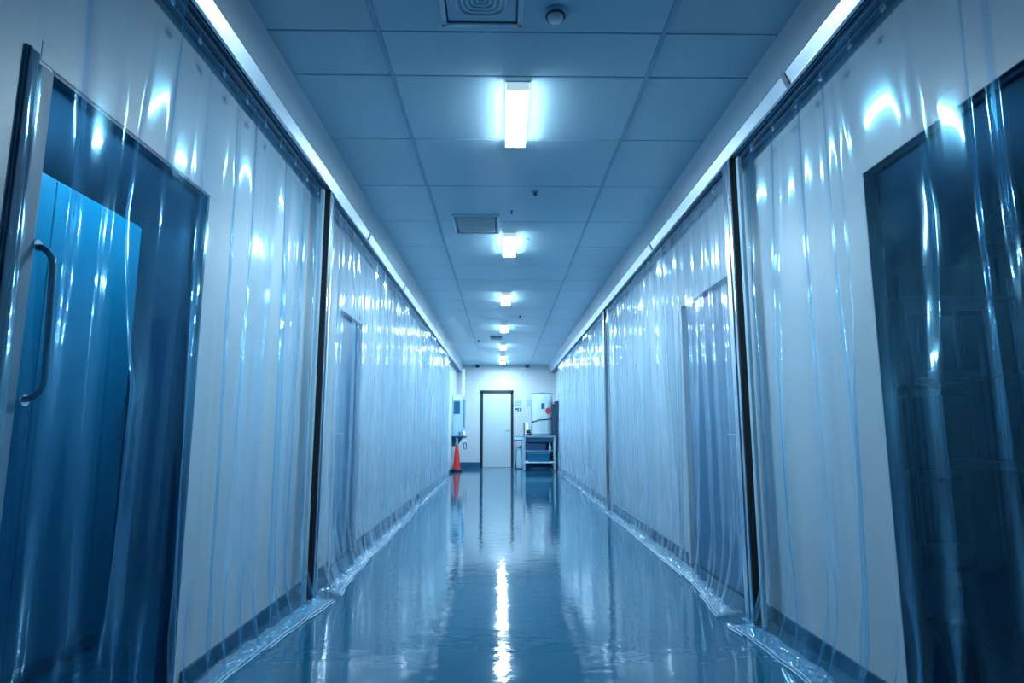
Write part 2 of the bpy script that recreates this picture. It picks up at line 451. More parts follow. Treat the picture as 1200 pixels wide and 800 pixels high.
def curtain(sg, xc, y0, y1, lam, seed, step, label, reach, amp=1., ztop=2.668, hooks=.23, skirt=.10, flat=(), mat='film', ragged=.010, rw=(.07, .17)):
    """Clear sheet hung in pleats; its foot spreads over the floor towards the corridor.
    reach(y): how far the sheet spreads from its hanging plane."""
    t = thing('plastic_curtain', (xc, (y0 + y1) / 2, 0), label, 'curtain', 'clear plastic curtains')
    s = np.arange(y0, y1 + step * .5, step)
    n1, n2, n3, n4, n5 = wn(seed), wn(seed + 1, 6, .3, 1.2), wn(seed + 2, 6, 1.5, 6.), wn(seed + 3, 5, .4, 1.6), wn(seed + 4, 7, 2, 9)
    rr_ = np.random.RandomState(seed + 9)
    RH = .045
    ridges = []
    yr = y0 - .1
    while yr < y1 + .1:
        wd_ = rr_.uniform(*rw) * lam
        ridges.append((yr, max(wd_, step * 1.8), rr_.uniform(.55, 1.25), rr_.uniform(-.10, .10), rr_.uniform(0, 6.28), rr_.uniform(.5, 1.)))
        yr += lam * rr_.choice([.34, .5, .7, .9, 1.1, 1.4])
    def fold(y, z):
        k = np.clip((ztop - z) / ztop, 0, 1)
        ys = y + .05 * k * n4(y * .6 + .3 * z) + .02 * n2(z * .5 + y * .3)
        ph = 2 * PI * ys / lam + 1.7 * n1(ys / (lam * 5))
        a = .55 + .45 * np.clip(n2(ys / (lam * 6)) + .3, -.6, 1)
        f = .42 * np.sin(ph) * a + .12 * np.sin(2.6 * ph + 2 * n3(ys / lam)) * np.clip(n3(ys / (lam * 3)), 0, 1)
        env = .45 + .55 * np.clip((ztop - z) / .8, 0, 1)
        out = .021 * amp * f * env
        for (p0, w_, h_, dr, ph0, br) in ridges:
            c = p0 + dr * k * lam * 2 + .03 * lam * np.sin(2.1 * z + ph0)
            ww = w_ * (1 + .9 * k * np.abs(np.sin(.9 * z + ph0)))
            e_ = np.clip(.55 + .6 * np.sin(1.3 * z * br + ph0), .12, 1.1)
            u = (y - c) / ww
            if u.ndim == 2:
                sel = np.where(np.abs(u).min(0) < 3.2)[0]
                if len(sel) == 0: continue
                out[:, sel] += (RH * amp * h_ * e_ * env)[:, sel] * np.exp(-u[:, sel] ** 2)
            else:
                out = out + RH * amp * h_ * e_ * env * np.exp(-u ** 2)
        return out
    zr = np.concatenate([np.linspace(ztop, ztop - .25, 8), np.linspace(ztop - .25, .5, 34)[1:], np.linspace(.5, .03, 22)[1:]])
    Yg, Zg = np.meshgrid(s, zr)
    R = np.array([reach(v) for v in s]) + ragged * n5(s / 1.3)
    R = np.maximum(R, .035)
    k = np.clip((.48 - Zg) / .45, 0, 1)
    rad = k ** 2.4
    # pulled creases run outwards in the lowest part
    crease = .034 * k * np.sin(2 * PI * (Yg / (lam * .62)) + 2.5 * n3(Yg / 2) + 3 * k) * (1 - .55 * rad)
    off = fold(Yg, Zg) * (1 - .75 * rad) + rad * R[None, :] * .62 + crease
    # smoother, slightly leaning stretches of the sheet between the pleats
    for (fy, fz, wy, oy, oz) in flat:
        g = np.exp(-np.abs((Yg - fy) / wy) ** 3) * np.clip((Zg - 1.2) / .6, 0, 1)
        off = off * (1 - .93 * g) + g * (.012 + oy * (Yg - fy) + oz * (Zg - fz))
    edge_soft = np.minimum(1, np.minimum(Yg - y0, y1 - Yg) / .05)
    off = off * (.35 + .65 * edge_soft)
    # scalloped top between the hooks
    sc_ = .016 * np.abs(np.sin(PI * (Yg - y0) / hooks)) * np.clip((Zg - 2.40) / .26, 0, 1)
    Zt = Zg - sc_
    # rows lying on the floor
    m = 10
    rows = []
    for i in range(1, m + 1):
        q = i / m
        jag = .02 * np.round(2 * n5(s * .9 + 4)) / 2
        xoff = off[-1] + (R + jag * q - off[-1]) * q
        zz = .03 * (1 - q) ** 1.6 + .007 + .011 * np.abs(np.sin(2 * PI * s / (lam * .5) + 5 * q + 2 * n3(s))) * (1 - .6 * q)
        rows.append((xoff, zz))
    XO = np.vstack([off] + [r[0][None] for r in rows]); ZZ = np.vstack([Zt] + [r[1][None] for r in rows])
    # plastic drifts a little along its length where it lies
    YY = np.vstack([Yg] + [(s + .03 * n2(s) * (i / m))[None] for i in range(1, m + 1)])
    grid_obj('sheet', xc + sg * XO, YY, ZZ, mat, t)
    # folded hem pieces, cut edges coloured white for light piped through the sheet
    rng = random.Random(seed)
    y = max(y0, .9) + .02
    Rf = lambda v: float(np.interp(v, s, R))
    while y < y1 - .12:
        ln = rng.uniform(.32, .62) if y < 6 else rng.uniform(.5, 1.0)
        ye = min(y + ln, y1 - .02)
        yy = np.linspace(y, ye, max(6, int((ye - y) / .04)))
        d0 = rng.uniform(-.012, .020); sl = rng.uniform(-.03, .03)
        outer = np.array([Rf(v) for v in (y, ye)]); outer = np.interp(yy, [y, ye], outer) + d0 + sl * (yy - y) + .2 * (np.array([Rf(v) for v in yy]) - np.interp(yy, [y, ye], outer))
        wdt = skirt * rng.uniform(.7, 1.3)
        q = np.linspace(0, 1, 7)
        XO2 = outer[None, :] - wdt * (1 - q[:, None]) ** 1.0
        Z2 = .009 + .016 * (1 - q[:, None]) + .006 * np.sin(yy[None, :] * 31 + 6 * q[:, None] + seed) * (1 - q[:, None]) + .004
        h = grid_obj('folded_hem', xc + sg * XO2, np.repeat(yy[None, :], 7, 0), Z2, 'hem', t)
        if y < 12.5:
            base = t.location
            for lay in range(2 if y < 6.5 else 1):
                e = MB(); pts = [(xc + sg * (o - .012 * lay) - base.x, v - base.y, .0075 + .010 * lay + .002 * math.sin(v * 23)) for o, v in zip(outer, yy)]
                e.tube(pts, .0021 if lay == 0 else .0015, 6)
                eo = e.build('cut_edge', 'edge'); eo.parent = h
        y = ye - rng.uniform(-.01, .05)
    # hooks
    hk = MB().tube([(.0, 0, .045), (0, .003, .03), (0, .012, .018), (0, .014, .004), (0, .004, -.006), (0, -.008, -.004), (0, -.012, .006)], .0028, 6)
    hk.lathe([(.005, -.002), (.015, -.001), (.015, .003), (.005, .004)], 0, 0, 12, 0, 'x')
    proto = None
    yh = y0 + hooks
    cnt = 0
    while yh < y1 and cnt < 70:
        if yh > .3:
            if proto is None:
                proto = hk.build('hook', 'chrome'); o = proto; o.parent = t
            else:
                o = proto.copy(); COL.objects.link(o); o.parent = t
            off_h = float(fold(np.array([yh]), np.array([ztop]))[0])
            o.location = (sg * (off_h + .004), yh - (y0 + y1) / 2, ztop - .034)
            cnt += 1
        yh += hooks
    return t

def interp(pts):
    xs = [p[0] for p in pts]; ys = [p[1] for p in pts]
    return lambda v: float(np.interp(v, xs, ys))
XL1, XL2, XR1, XR2 = -1.248, -1.222, 1.432, 1.405
curtain(+1, XL1, -1.4, 3.985, .25, 11, .006, 'nearest left clear plastic curtain in front of the teal doorway',
        interp([(0, .10), (2.6, .07), (2.95, .09), (3.5, .13), (3.98, .17)]), amp=1.1,
        rw=(.09, .24), flat=[(2.02, 2.24, .11, .05, .10)])
curtain(+1, XL2, 4.09, 13.6, .27, 29, .011, 'long clear plastic curtain on the left beyond the post',
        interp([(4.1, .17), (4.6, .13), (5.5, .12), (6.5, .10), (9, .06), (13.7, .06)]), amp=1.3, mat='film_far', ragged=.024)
curtain(-1, XR1, -1.4, 3.45, .26, 47, .006, 'nearest right clear plastic curtain in front of the dark glazed opening',
        interp([(0, .16), (2.7, .16), (3.0, .17), (3.45, .2)]), amp=1.15,
        rw=(.09, .24), flat=[(2.12, 2.27, .24, .085, .097)])
curtain(-1, XR2, 3.6, 8.08, .24, 63, .010, 'clear plastic curtain between the two right posts',
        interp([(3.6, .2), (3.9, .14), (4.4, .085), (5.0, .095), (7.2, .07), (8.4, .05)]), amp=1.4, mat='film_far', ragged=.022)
curtain(-1, XR2, 8.22, 15.3, .30, 85, .013, 'far right clear plastic curtain beyond the slim post',
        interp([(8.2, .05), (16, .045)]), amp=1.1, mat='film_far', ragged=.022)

# ------------------------------------------------------------------ doorways and doors in the side walls
# near left: glazed sliding door with a pull handle
d = thing('door_2', (XWL, 2.1, 0), 'glazed left door with pull handle behind the nearest left curtain', 'door', kind='structure')
f_ = MB()
f_.box(XWL - .005, XWL + .0015, HL[0] - .05, HL[1] + .055, HL[2], HL[2] + .065, bev=.003)
part(f_, 'frame', 'wall', d)
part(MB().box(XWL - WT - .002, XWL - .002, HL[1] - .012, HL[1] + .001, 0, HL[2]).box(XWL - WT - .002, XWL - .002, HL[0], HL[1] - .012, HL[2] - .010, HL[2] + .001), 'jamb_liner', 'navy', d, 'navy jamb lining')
part(MB().box(XWL - .045, XWL + .006, 1.612, 1.668, 0.02, 2.10, bev=.006), 'stile', 'stile', d)
part(MB().box(XWL - .0, XWL + .006, 1.558, 1.608, .02, 2.125, bev=.002).box(XWL + .006, XWL + .011, 1.566, 1.576, .02, 2.125, bev=.002), 'edge_seal', 'seal', d, 'dark blue ribbed edge seal')
part(MB().box(XWL - .040, XWL - .032, 1.665, HL[1], .03, HL[2] - .01), 'pane', 'glass', d)
hp = [(XWL + .006, 1.675, 1.58)]
for k in range(9):
    a = k / 8 * PI / 2; hp.append((XWL + .006 + .052 * math.sin(a), 1.675 - .006 * 0, 1.575 - .06 * (1 - math.cos(a))))
for k in range(9):
    a = k / 8 * PI / 2; hp.append((XWL + .006 + .052 * math.cos(a), 1.692, 1.205 - .06 * math.sin(a)))
hp.append((XWL + .004, 1.692, 1.142))
hh = part(MB().tube(hp, .0095, 12), 'handle', 'pull', d, 'curved blue pull handle')
part(MB().lathe([(.016, 0), (.016, .006)], XWL + .005, 1.675, 14, 1.58, 'x').lathe([(.016, 0), (.016, .006)], XWL + .005, 1.692, 14, 1.142, 'x'), 'mounting_disc', 'alu', hh)

# room behind it
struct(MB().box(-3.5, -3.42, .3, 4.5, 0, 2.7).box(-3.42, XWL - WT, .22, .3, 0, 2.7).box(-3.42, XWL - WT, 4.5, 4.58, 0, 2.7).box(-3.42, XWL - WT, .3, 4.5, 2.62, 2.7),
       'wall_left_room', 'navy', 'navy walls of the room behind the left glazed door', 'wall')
t = thing('added_room_lamp', (-1.62, 2.9, 2.62), 'unseen ceiling lamp added to light the teal cabinets in the left room', 'lamp')  # unseen lamp added to brighten the teal cabinets
part(MB().box(-1.70, -1.54, 2.5, 3.2, 2.57, 2.619, bev=.006), 'housing', 'white', t)
part(MB().box(-1.69, -1.55, 2.51, 3.19, 2.562, 2.571), 'lens', 'addedlens', t)
def tall_cabinet(y, label):
    t = thing('tall_cabinet', (-2.2, y, 0), label, 'cabinet', 'teal cabinets')
    part(MB().box(-2.42, -2.02, y - .319, y + .319, .06, 2.18, bev=.004).box(-2.40, -2.05, y - .30, y + .30, 0, .06), 'body', 'teal', t)
    dd = part(MB().box(-2.02, -2.0, y - .3175, y + .3175, .08, 2.165, bev=.004), 'door', 'teal', t)
    part(MB().tube([(-2.0, y + .26, 1.0), (-1.97, y + .26, 1.01), (-1.97, y + .26, 1.17), (-2.0, y + .26, 1.18)], .006, 8), 'handle', 'chrome', dd)
    return t
tall_cabinet(1.645, 'teal cabinet beside the left door stile seen through the glass')
tall_cabinet(2.285, 'middle teal cabinet seen through the left glazed door')
tall_cabinet(2.925, 'farthest teal cabinet standing beside the dark navy gap')

# far left and far right doors, blue for the curtain haze over dark openings
def side_door(name, sg, xw, h, label):
    t = thing(name, (xw, (h[0] + h[1]) / 2, 0), label, 'door', kind='structure')
    d = -sg
    part(MB().box(xw + d * .03, xw + d * .06, h[0] + .012, h[1] - .012, .01, h[2] - .012, bev=.003), 'leaf', 'hazedoor', t)
    part(MB().box(xw + sg * .012, xw + d * .05, h[0] - .045, h[0] + .010, 0, h[2] + .045, bev=.003)
         .box(xw + sg * .012, xw + d * .05, h[1] - .010, h[1] + .045, 0, h[2] + .045, bev=.003)
         .box(xw + sg * .012, xw + d * .05, h[0] + .010, h[1] - .010, h[2] - .010, h[2] + .045, bev=.003), 'frame', 'wall', t)
    hx = xw + d * .03
    part(MB().lathe([(.022, -.008), (.022, .008)], hx, h[0] + .10, 14, 1.03, 'x').tube([(hx, h[0] + .10, 1.03), (hx + sg * .045, h[0] + .10, 1.03), (hx + sg * .045, h[0] + .22, 1.03)], .008, 8), 'handle', 'chrome', t)
    return t
side_door('door_3', +1, XWL, HL2, 'opening drawn as haze-blue door behind the long left curtain')
side_door('door_4', -1, XWR, HR2, 'opening drawn as haze-blue door behind the curtain between the right posts')

# near right: wide dark glazed opening
w = thing('window_1', (XWR, 1.7, 0), 'dark glazed opening behind the nearest right curtain', 'window', kind='structure')
part(MB().box(XWR - .005, XWR + .02, HR[0] - .06, HR[1] + .01, HR[2], HR[2] + .075, bev=.003)
     .box(XWR - .010, XWR + .05, HR[1] - .012, HR[1] + .01, 0, HR[2], bev=.003)
     .box(XWR - .010, XWR + .05, HR[0] - .06, HR[0] + .01, 0, HR[2], bev=.003), 'frame', 'wall', w)
part(MB().box(XWR + .034, XWR + .042, HR[0], HR[1] - .01, .02, HR[2]), 'pane', 'darkglass', w)

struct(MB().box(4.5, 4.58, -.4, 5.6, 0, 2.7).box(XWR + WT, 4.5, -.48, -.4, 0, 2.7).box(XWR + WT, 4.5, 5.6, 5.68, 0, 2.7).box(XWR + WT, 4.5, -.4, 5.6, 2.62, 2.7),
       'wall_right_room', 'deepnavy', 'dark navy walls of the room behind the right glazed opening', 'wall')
# things dimly seen in the right room
t = thing('steel_rack', (2.9, 4.1, 0), 'dark steel rack dimly seen through the right glazed opening', 'rack')
for (px, py) in ((2.45, 3.62), (3.15, 3.62), (2.45, 4.32), (3.15, 4.32)):
    part(MB().tube([(px, py, 0), (px, py, 2.0)], .014, 8), 'upright', 'grey', t)
for z in (.25, .75, 1.3, 1.85):
    part(MB().box(2.43, 3.17, 3.60, 4.34, z, z + .03, bev=.004), 'shelf', 'navy', t)
t = thing('barred_cabinet', (2.8, 3.95, 1.33), 'small pale slatted cabinet on the dark rack', 'cabinet')
part(MB().box(2.52, 3.00, 3.66, 4.0, 1.33, 1.80, bev=.006), 'body', 'midblue', t)
for k in range(3):
    part(MB().box(2.56 + .14 * k, 2.65 + .14 * k, 3.645, 3.66, 1.42, 1.76, bev=.004), 'slat', 'paleblue', t)
part(MB().box(2.52, 3.0, 3.61, 3.66, 1.335, 1.375, bev=.004), 'ledge', 'paleblue', t)
t = thing('dome_lamp', (2.5, 2.75, 2.0), 'unlit dome lamp hanging in the dark right room', 'lamp')
part(MB().lathe([(.03, .16), (.10, .13), (.16, .06), (.175, 0), (.165, -.004), (.15, .0)], 2.5, 2.75, 24, 2.0), 'lamp_shade', 'midblue', t)
part(MB().tube([(2.5, 2.75, 2.15), (2.5, 2.75, 2.62)], .012, 8), 'stem', 'grey', t)
part(MB().lathe([(.02, -.03), (.05, -.02), (.05, .02), (.02, .04)], 2.5, 2.75, 16, 2.02), 'bulb', 'paleblue', t)
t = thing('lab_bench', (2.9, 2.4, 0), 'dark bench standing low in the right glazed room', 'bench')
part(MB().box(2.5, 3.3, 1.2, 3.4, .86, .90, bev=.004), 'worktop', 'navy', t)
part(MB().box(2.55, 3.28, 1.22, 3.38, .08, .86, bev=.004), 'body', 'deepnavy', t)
t = thing('instrument', (2.8, 3.1, .90), 'boxy dark instrument standing on the bench in the right room', 'instrument')
part(MB().box(2.6, 3.1, 2.85, 3.35, .90, 1.35, bev=.02), 'body', 'navy', t)
part(MB().box(2.592, 2.60, 2.93, 3.27, 1.05, 1.28, bev=.002), 'display', 'screen', t)
part(MB().lathe([(.02, 0), (.02, .02)], 2.58, 2.89, 12, 1.15, 'x'), 'knob', 'chrome', t)

# ------------------------------------------------------------------ end door
d = thing('door_1', (-.14, YE, 0), 'pale door in a black frame at the end of the corridor', 'door', kind='structure')
part(MB().box(-.652, -.578, YE - .03, YE + .06, 0, 2.19, bev=.004).box(.222, .296, YE - .03, YE + .06, 0, 2.19, bev=.004)
     .box(-.652, .296, YE - .03, YE + .06, 2.10, 2.19, bev=.004), 'frame', 'blackframe', d, 'black door frame')
part(MB().box(-.578, .222, YE - .008, YE + .04, .01, 2.10, bev=.003), 'leaf', 'doorleaf', d)
hd = part(MB().lathe([(.028, -.012), (.028, 0)], .165, YE - .008, 14, 1.03, 'y').tube([(.165, YE - .012, 1.03), (.165, YE - .06, 1.03), (.05, YE - .06, 1.03)], .010, 8), 'handle', 'grey', d)
part(MB().box(-.578, .222, YE - .02, YE + .04, 0, .012), 'threshold', 'alu', d)

# ------------------------------------------------------------------ ceiling lamps
def lamp_tree(x, y, w, l):
    t = thing('ceiling_lamp', (x, y, ZC), 'x', 'lamp', 'row of ceiling lamps')
    h = .050
    part(MB().box(x - w / 2 - .004, x + w / 2 + .004, y - l / 2 - .004, y + l / 2 + .004, ZC - .006, ZC + .01), 'housing', 'lampcap', t)
    part(MB().box(x - w / 2, x + w / 2, y - l / 2 - .005, y - l / 2, ZC - h, ZC - .006), 'end_cap', 'lensend', t)
    part(MB().box(x - w / 2, x + w / 2, y + l / 2, y + l / 2 + .005, ZC - h, ZC - .006), 'end_cap', 'lensend', t)
    part(MB().add([(x - w / 2 + .001, y - l / 2, ZC - h), (x + w / 2 - .001, y - l / 2, ZC - h), (x + w / 2 - .001, y + l / 2, ZC - h), (x - w / 2 + .001, y + l / 2, ZC - h),
                   (x - w / 2 + .001, y - l / 2, ZC - h + .004), (x + w / 2 - .001, y - l / 2, ZC - h + .004), (x + w / 2 - .001, y + l / 2, ZC - h + .004), (x - w / 2 + .001, y + l / 2, ZC - h + .004)],
                  [(0, 1, 2, 3), (4, 7, 6, 5), (0, 4, 5, 1), (1, 5, 6, 2), (2, 6, 7, 3), (3, 7, 4, 0)]), 'lens', 'lens', t, 'glowing white lens')
    part(MB().box(x - w / 2, x - w / 2 + .003, y - l / 2, y + l / 2, ZC - h + .004, ZC - .006).box(x + w / 2 - .003, x + w / 2, y - l / 2, y + l / 2, ZC - h + .004, ZC - .006), 'side_lens', 'lensside', t)
    return t
LAMPS = [(.075, .75, 'ceiling lamp just in front of the viewer above the frame'),
         (.075, 3.36, 'nearest glowing ceiling lamp in view, largest of the row'),
         (.06, 5.88, 'second glowing ceiling lamp, beside the small square vent'),
         (.035, 8.42, 'third glowing ceiling lamp beyond the small square vent'),
         (.015, 10.9, 'fourth glowing ceiling lamp before the thin dark ceiling vent'),
         (-.005, 13.4, 'fifth glowing ceiling lamp just beyond the thin dark vent'),
         (-.015, 15.4, 'second farthest glowing ceiling lamp of the row'),
         (-.02, 16.55, 'farthest glowing ceiling lamp, nearest the end wall'),
         (.075, -1.8, 'ceiling lamp behind the viewer')]
LAMPS = LAMPS[1:8]
first = None
for (x, y, lb) in LAMPS:
    if first is None: first = o = lamp_tree(x, y, .125, .66)
    else:
        o = copy_tree(first); o.location = (x, y, ZC)
    o['label'] = lb

# ------------------------------------------------------------------ vents and detectors
t = thing('air_diffuser', (-.1, 2.385, ZC), 'large square air diffuser with rounded rings beside the round detector', 'vent')
x0, x1, y0, y1 = -.285, .085, 2.20, 2.57
part(MB().box(x0, x1, y0, y0 + .022, ZC - .012, ZC + .002, bev=.003).box(x0, x1, y1 - .022, y1, ZC - .012, ZC + .002, bev=.003)
     .box(x0, x0 + .022, y0, y1, ZC - .012, ZC + .002, bev=.003).box(x1 - .022, x1, y0, y1, ZC - .012, ZC + .002, bev=.003), 'frame', 'vane', t)
part(MB().box(x0 + .01, x1 - .01, y0 + .01, y1 - .01, ZC - .0035, ZC + .002), 'backing', 'ceiling', t)
part(MB().box(x0 + .022, x1 - .022, y0 + .022, y0 + .031, ZC - .005, ZC - .001).box(x0 + .022, x1 - .022, y1 - .031, y1 - .022, ZC - .005, ZC - .001)
     .box(x0 + .022, x0 + .031, y0 + .022, y1 - .022, ZC - .005, ZC - .001).box(x1 - .031, x1 - .022, y0 + .022, y1 - .022, ZC - .005, ZC - .001), 'painted_shadow_gap', 'base', t)  # dark strips paint the shade just inside the frame
for k, hw in enumerate((.110, .085, .062, .040, .018)):
    ring = []
    for j in range(40):
        a = 2 * PI * j / 40; e = 3.2
        ca, sa = math.cos(a), math.sin(a)
        r = hw / ((abs(ca) ** e + abs(sa) ** e) ** (1 / e))
        ring.append((-.10 + r * ca, 2.385 + r * sa, ZC - .008))
    part(MB().tube(ring, .006, 8, closed=True), 'vane_ring', 'vane', t)
t = thing('air_vent', (-.245, 5.32, ZC), 'small square recessed vent left of the second ceiling lamp', 'vent')
x0, x1, y0, y1 = -.46, -.035, 5.07, 5.58
part(MB().box(x0, x1, y0, y0 + .02, ZC - .014, ZC + .002, bev=.003).box(x0, x1, y1 - .02, y1, ZC - .014, ZC + .002, bev=.003)
     .box(x0, x0 + .02, y0, y1, ZC - .014, ZC + .002, bev=.003).box(x1 - .02, x1, y0, y1, ZC - .014, ZC + .002, bev=.003), 'frame', 'vane', t)
part(MB().box(x0 + .01, x1 - .01, y0 + .01, y1 - .01, ZC - .003, ZC + .002), 'backing', 'base', t)
gr = MB()
for k in range(13):
    yy = y0 + .05 + k * .033
    gr.box(x0 + .045, x1 - .045, yy, yy + .011, ZC - .010, ZC - .004)
part(gr, 'grille', 'vane', t)
t = thing('far_vent', (-.14, 12.2, ZC), 'thin dark ceiling vent beside the far ceiling lamps', 'vent')
part(MB().box(-.27, -.02, 12.05, 12.4, ZC - .02, ZC + .002, bev=.004), 'frame', 'midblue', t)
part(MB().box(-.24, -.05, 12.08, 12.37, ZC - .024, ZC - .018), 'grille', 'base', t)

t = thing('smoke_detector', (.232, 2.475, ZC), 'round pale smoke detector on the ceiling beside the large diffuser', 'detector')
part(MB().lathe([(.047, 0), (.050, -.006), (.050, -.016), (.047, -.020)], .232, 2.475, 28, ZC), 'base', 'paleblue', t)
part(MB().lathe([(.046, -.018), (.046, -.027)], .232, 2.475, 28, ZC), 'vent_slot', 'base', t, 'dark vent slot')
part(MB().lathe([(.036, -.024), (.036, -.034), (.030, -.042), (.016, -.046), (.005, -.047)], .232, 2.475, 28, ZC), 'cap', 'white', t)
def sprinkler(x, y, lb, r=.018, mat='base'):
    t = thing('ceiling_sprinkler', (x, y, ZC), lb, 'sprinkler', 'small ceiling fittings')
    part(MB().lathe([(r * 1.5, 0), (r * 1.5, -.004), (r * .9, -.008)], x, y, 16, ZC), 'rosette', 'midblue', t)
    part(MB().lathe([(r * .6, -.006), (r * .5, -.022), (r, -.024), (r, -.028), (r * .4, -.03)], x, y, 14, ZC), 'head', mat, t)
sprinkler(.25, 4.56, 'dark sprinkler head between the first two ceiling lamps', .020)
sprinkler(.07, 4.98, 'tiny dark ceiling fitting in line above the second lamp', .009)
sprinkler(.28, 9.82, 'small dark ceiling fitting right of the third lamp', .022)
sprinkler(.24, 5.75, 'tiny pale ceiling fitting right beside the second lamp', .010, 'white')
sprinkler(-.52, 12.6, 'small dark ceiling fitting left of the far vent', .022)
def dome_cam(x, lb):
    t = thing('dome_camera', (x, YE - .15, ZC), lb, 'camera', 'dome cameras over the end wall')
    part(MB().lathe([(.075, 0), (.075, -.03), (.06, -.035)], x, YE - .15, 20, ZC), 'base', 'grey', t)
    part(MB().lathe([(.062, -.03), (.058, -.06), (.04, -.085), (.015, -.095)], x, YE - .15, 20, ZC), 'dome', 'black', t)
dome_cam(-.74, 'small black dome camera at the ceiling left of the far lamps')
dome_cam(.70, 'small black dome camera at the ceiling right of the far lamps')

# ------------------------------------------------------------------ left end: cabinet, shelf, cone
yd = 15.9
t = thing('wall_cabinet', (-1.2, yd, .9), 'pale blue dispenser cabinet with dark screen above the traffic cone', 'cabinet')
part(MB().box(-1.325, -1.05, yd, yd + .32, .90, 1.97, bev=.012), 'body', 'paleblue', t)
part(MB().box(-1.29, -1.13, yd - .010, yd, 1.47, 1.80, bev=.004), 'screen', 'screen', t, 'dark blue screen')
part(MB().box(-1.31, -1.09, yd - .012, yd, 1.84, 1.955, bev=.006), 'top_panel', 'white', t)
part(MB().box(-1.29, -1.11, yd - .006, yd, 1.02, 1.42, bev=.004), 'front_panel', 'paleblue', t)
part(MB().box(-1.05, -1.005, yd - .005, yd + .3, .92, 1.86, bev=.005), 'side_strip', 'midblue', t, 'darker blue side strip')
t = thing('wall_shelf', (-1.2, yd, .86), 'narrow dark shelf under the pale blue dispenser cabinet', 'shelf')
part(MB().box(-1.325, -.96, yd - .08, yd + .33, .862, .895, bev=.005), 'board', 'navy', t)
part(MB().prism([(-1.32, .862), (-1.06, .862), (-1.16, .70), (-1.22, .64), (-1.32, .64)], yd + .05, yd + .28), 'bracket', 'base', t)
t = thing('pump_bottle', (-1.03, yd, .895), 'white pump bottle on the shelf end beside the dispenser', 'bottle')
part(MB().lathe([(.030, 0), (.036, .006), (.036, .11), (.03, .13), (.014, .145), (.014, .16)], -1.02, yd - .035, 18, .895), 'body', 'white', t)
part(MB().lathe([(.017, .158), (.017, .178), (.006, .18), (.006, .205)], -1.02, yd - .035, 12, .895).box(-1.06, -1.01, yd - .043, yd - .027, 1.098, 1.11, bev=.003), 'pump', 'white', t)
t = thing('small_canister', (-1.12, yd - .04, .895), 'small dark canister on the shelf below the blue screen', 'canister')
part(MB().lathe([(.034, 0), (.036, .004), (.036, .085)], -1.115, yd - .04, 18, .895), 'body', 'midblue', t)
part(MB().lathe([(.038, .085), (.038, .10), (.03, .105)], -1.115, yd - .04, 18, .895), 'lid', 'base', t)
t = thing('hand_shower', (-.99, yd, .75), 'white handset with a dark loop hanging under the shelf', 'handset')
part(MB().box(-1.025, -.965, yd - .02, yd + .04, .74, .862, bev=.012), 'body', 'white', t)
part(MB().tube([(-1.0, yd - .025, .74), (-1.03, yd - .03, .66), (-1.01, yd - .03, .57), (-.965, yd - .03, .56), (-.945, yd - .03, .62), (-.955, yd - .03, .70), (-.98, yd - .025, .745)], .011, 8), 'loop', 'black', t, 'dark cable loop')
t = thing('wall_conduit', (-1.06, yd + .25, 1.97), 'white vertical conduit rising from the dispenser cabinet', 'conduit')
part(MB().box(-1.10, -1.03, yd + .2, yd + .27, 1.97, 2.68, bev=.008), 'pipe', 'white', t)
part(MB().box(-1.115, -1.015, yd + .19, yd + .28, 2.40, 2.46, bev=.006).box(-1.115, -1.015, yd + .19, yd + .28, 2.05, 2.10, bev=.006), 'clamp', 'white', t)
cx, cy = -1.235, 15.78
cx = -1.19
t = thing('traffic_cone', (cx, cy, 0), 'tall red traffic cone with black base beside the left curtain end', 'cone')
part(MB().lathe([(.150, 0), (.152, .012), (.150, .045), (.125, .06), (.10, .07)], cx, cy, 28), 'base', 'black', t, 'black rubber base')
part(MB().lathe([(.098, .065), (.088, .16), (.066, .42), (.048, .58), (.036, .70), (.033, .72)], cx, cy, 28), 'body', 'red', t)
part(MB().lathe([(.040, .665), (.034, .76), (.026, .845), (.018, .85)], cx, cy, 24), 'tip', 'grey', t, 'grey cone tip')

# ------------------------------------------------------------------ right end: steel table with tank
yt = 16.0
t = thing('steel_table', (.95, yt, 0), 'stainless steel work table with shelves below the tall tank', 'table')
for (px, py) in ((.555, yt), (1.345, yt), (.555, yt + .62), (1.345, yt + .62)):
    lg = part(MB().box(px - .028, px + .028, py - .028, py + .028, .03, .86, bev=.006), 'leg', 'fascia', t)
    part(MB().lathe([(.045, 0), (.045, .012), (.02, .03)], px, py, 14), 'foot', 'alu', lg)
part(MB().box(.53, 1.375, yt - .04, yt + .66, .86, .92, bev=.006), 'tabletop', 'grey', t)
part(MB().box(.585, 1.315, yt - .015, yt + .02, .74, .86, bev=.004), 'apron', 'base', t)
part(MB().box(.53, 1.375, yt - .035, yt + .65, .205, .235, bev=.005), 'lower_shelf', 'paleblue', t)
part(MB().box(.59, 1.31, yt + .0, yt + .62, .50, .525, bev=.004), 'middle_shelf', 'midblue', t)
part(MB().box(.58, 1.32, yt + .60, yt + .62, .06, .86), 'added_dark_back', 'navy', t)  # dark sheet added to paint the dark inside of the table
t = thing('storage_bin', (.95, yt, .235), 'blue grey storage bin on the lower shelf of the steel table', 'bin')
part(MB().add([(.66, yt + .06, .235), (1.20, yt + .06, .235), (1.20, yt + .45, .235), (.66, yt + .45, .235), (.63, yt + .03, .45), (1.23, yt + .03, .45), (1.23, yt + .48, .45), (.63, yt + .48, .45)],
              [(3, 2, 1, 0), (4, 5, 6, 7), (0, 1, 5, 4), (1, 2, 6, 5), (2, 3, 7, 6), (3, 0, 4, 7)]), 'body', 'screen', t)
part(MB().box(.615, 1.245, yt + .015, yt + .495, .44, .465, bev=.006), 'rim', 'midblue', t)
t = thing('tool_box', (.9, yt, .525), 'dark navy box on the middle shelf of the steel table', 'box')
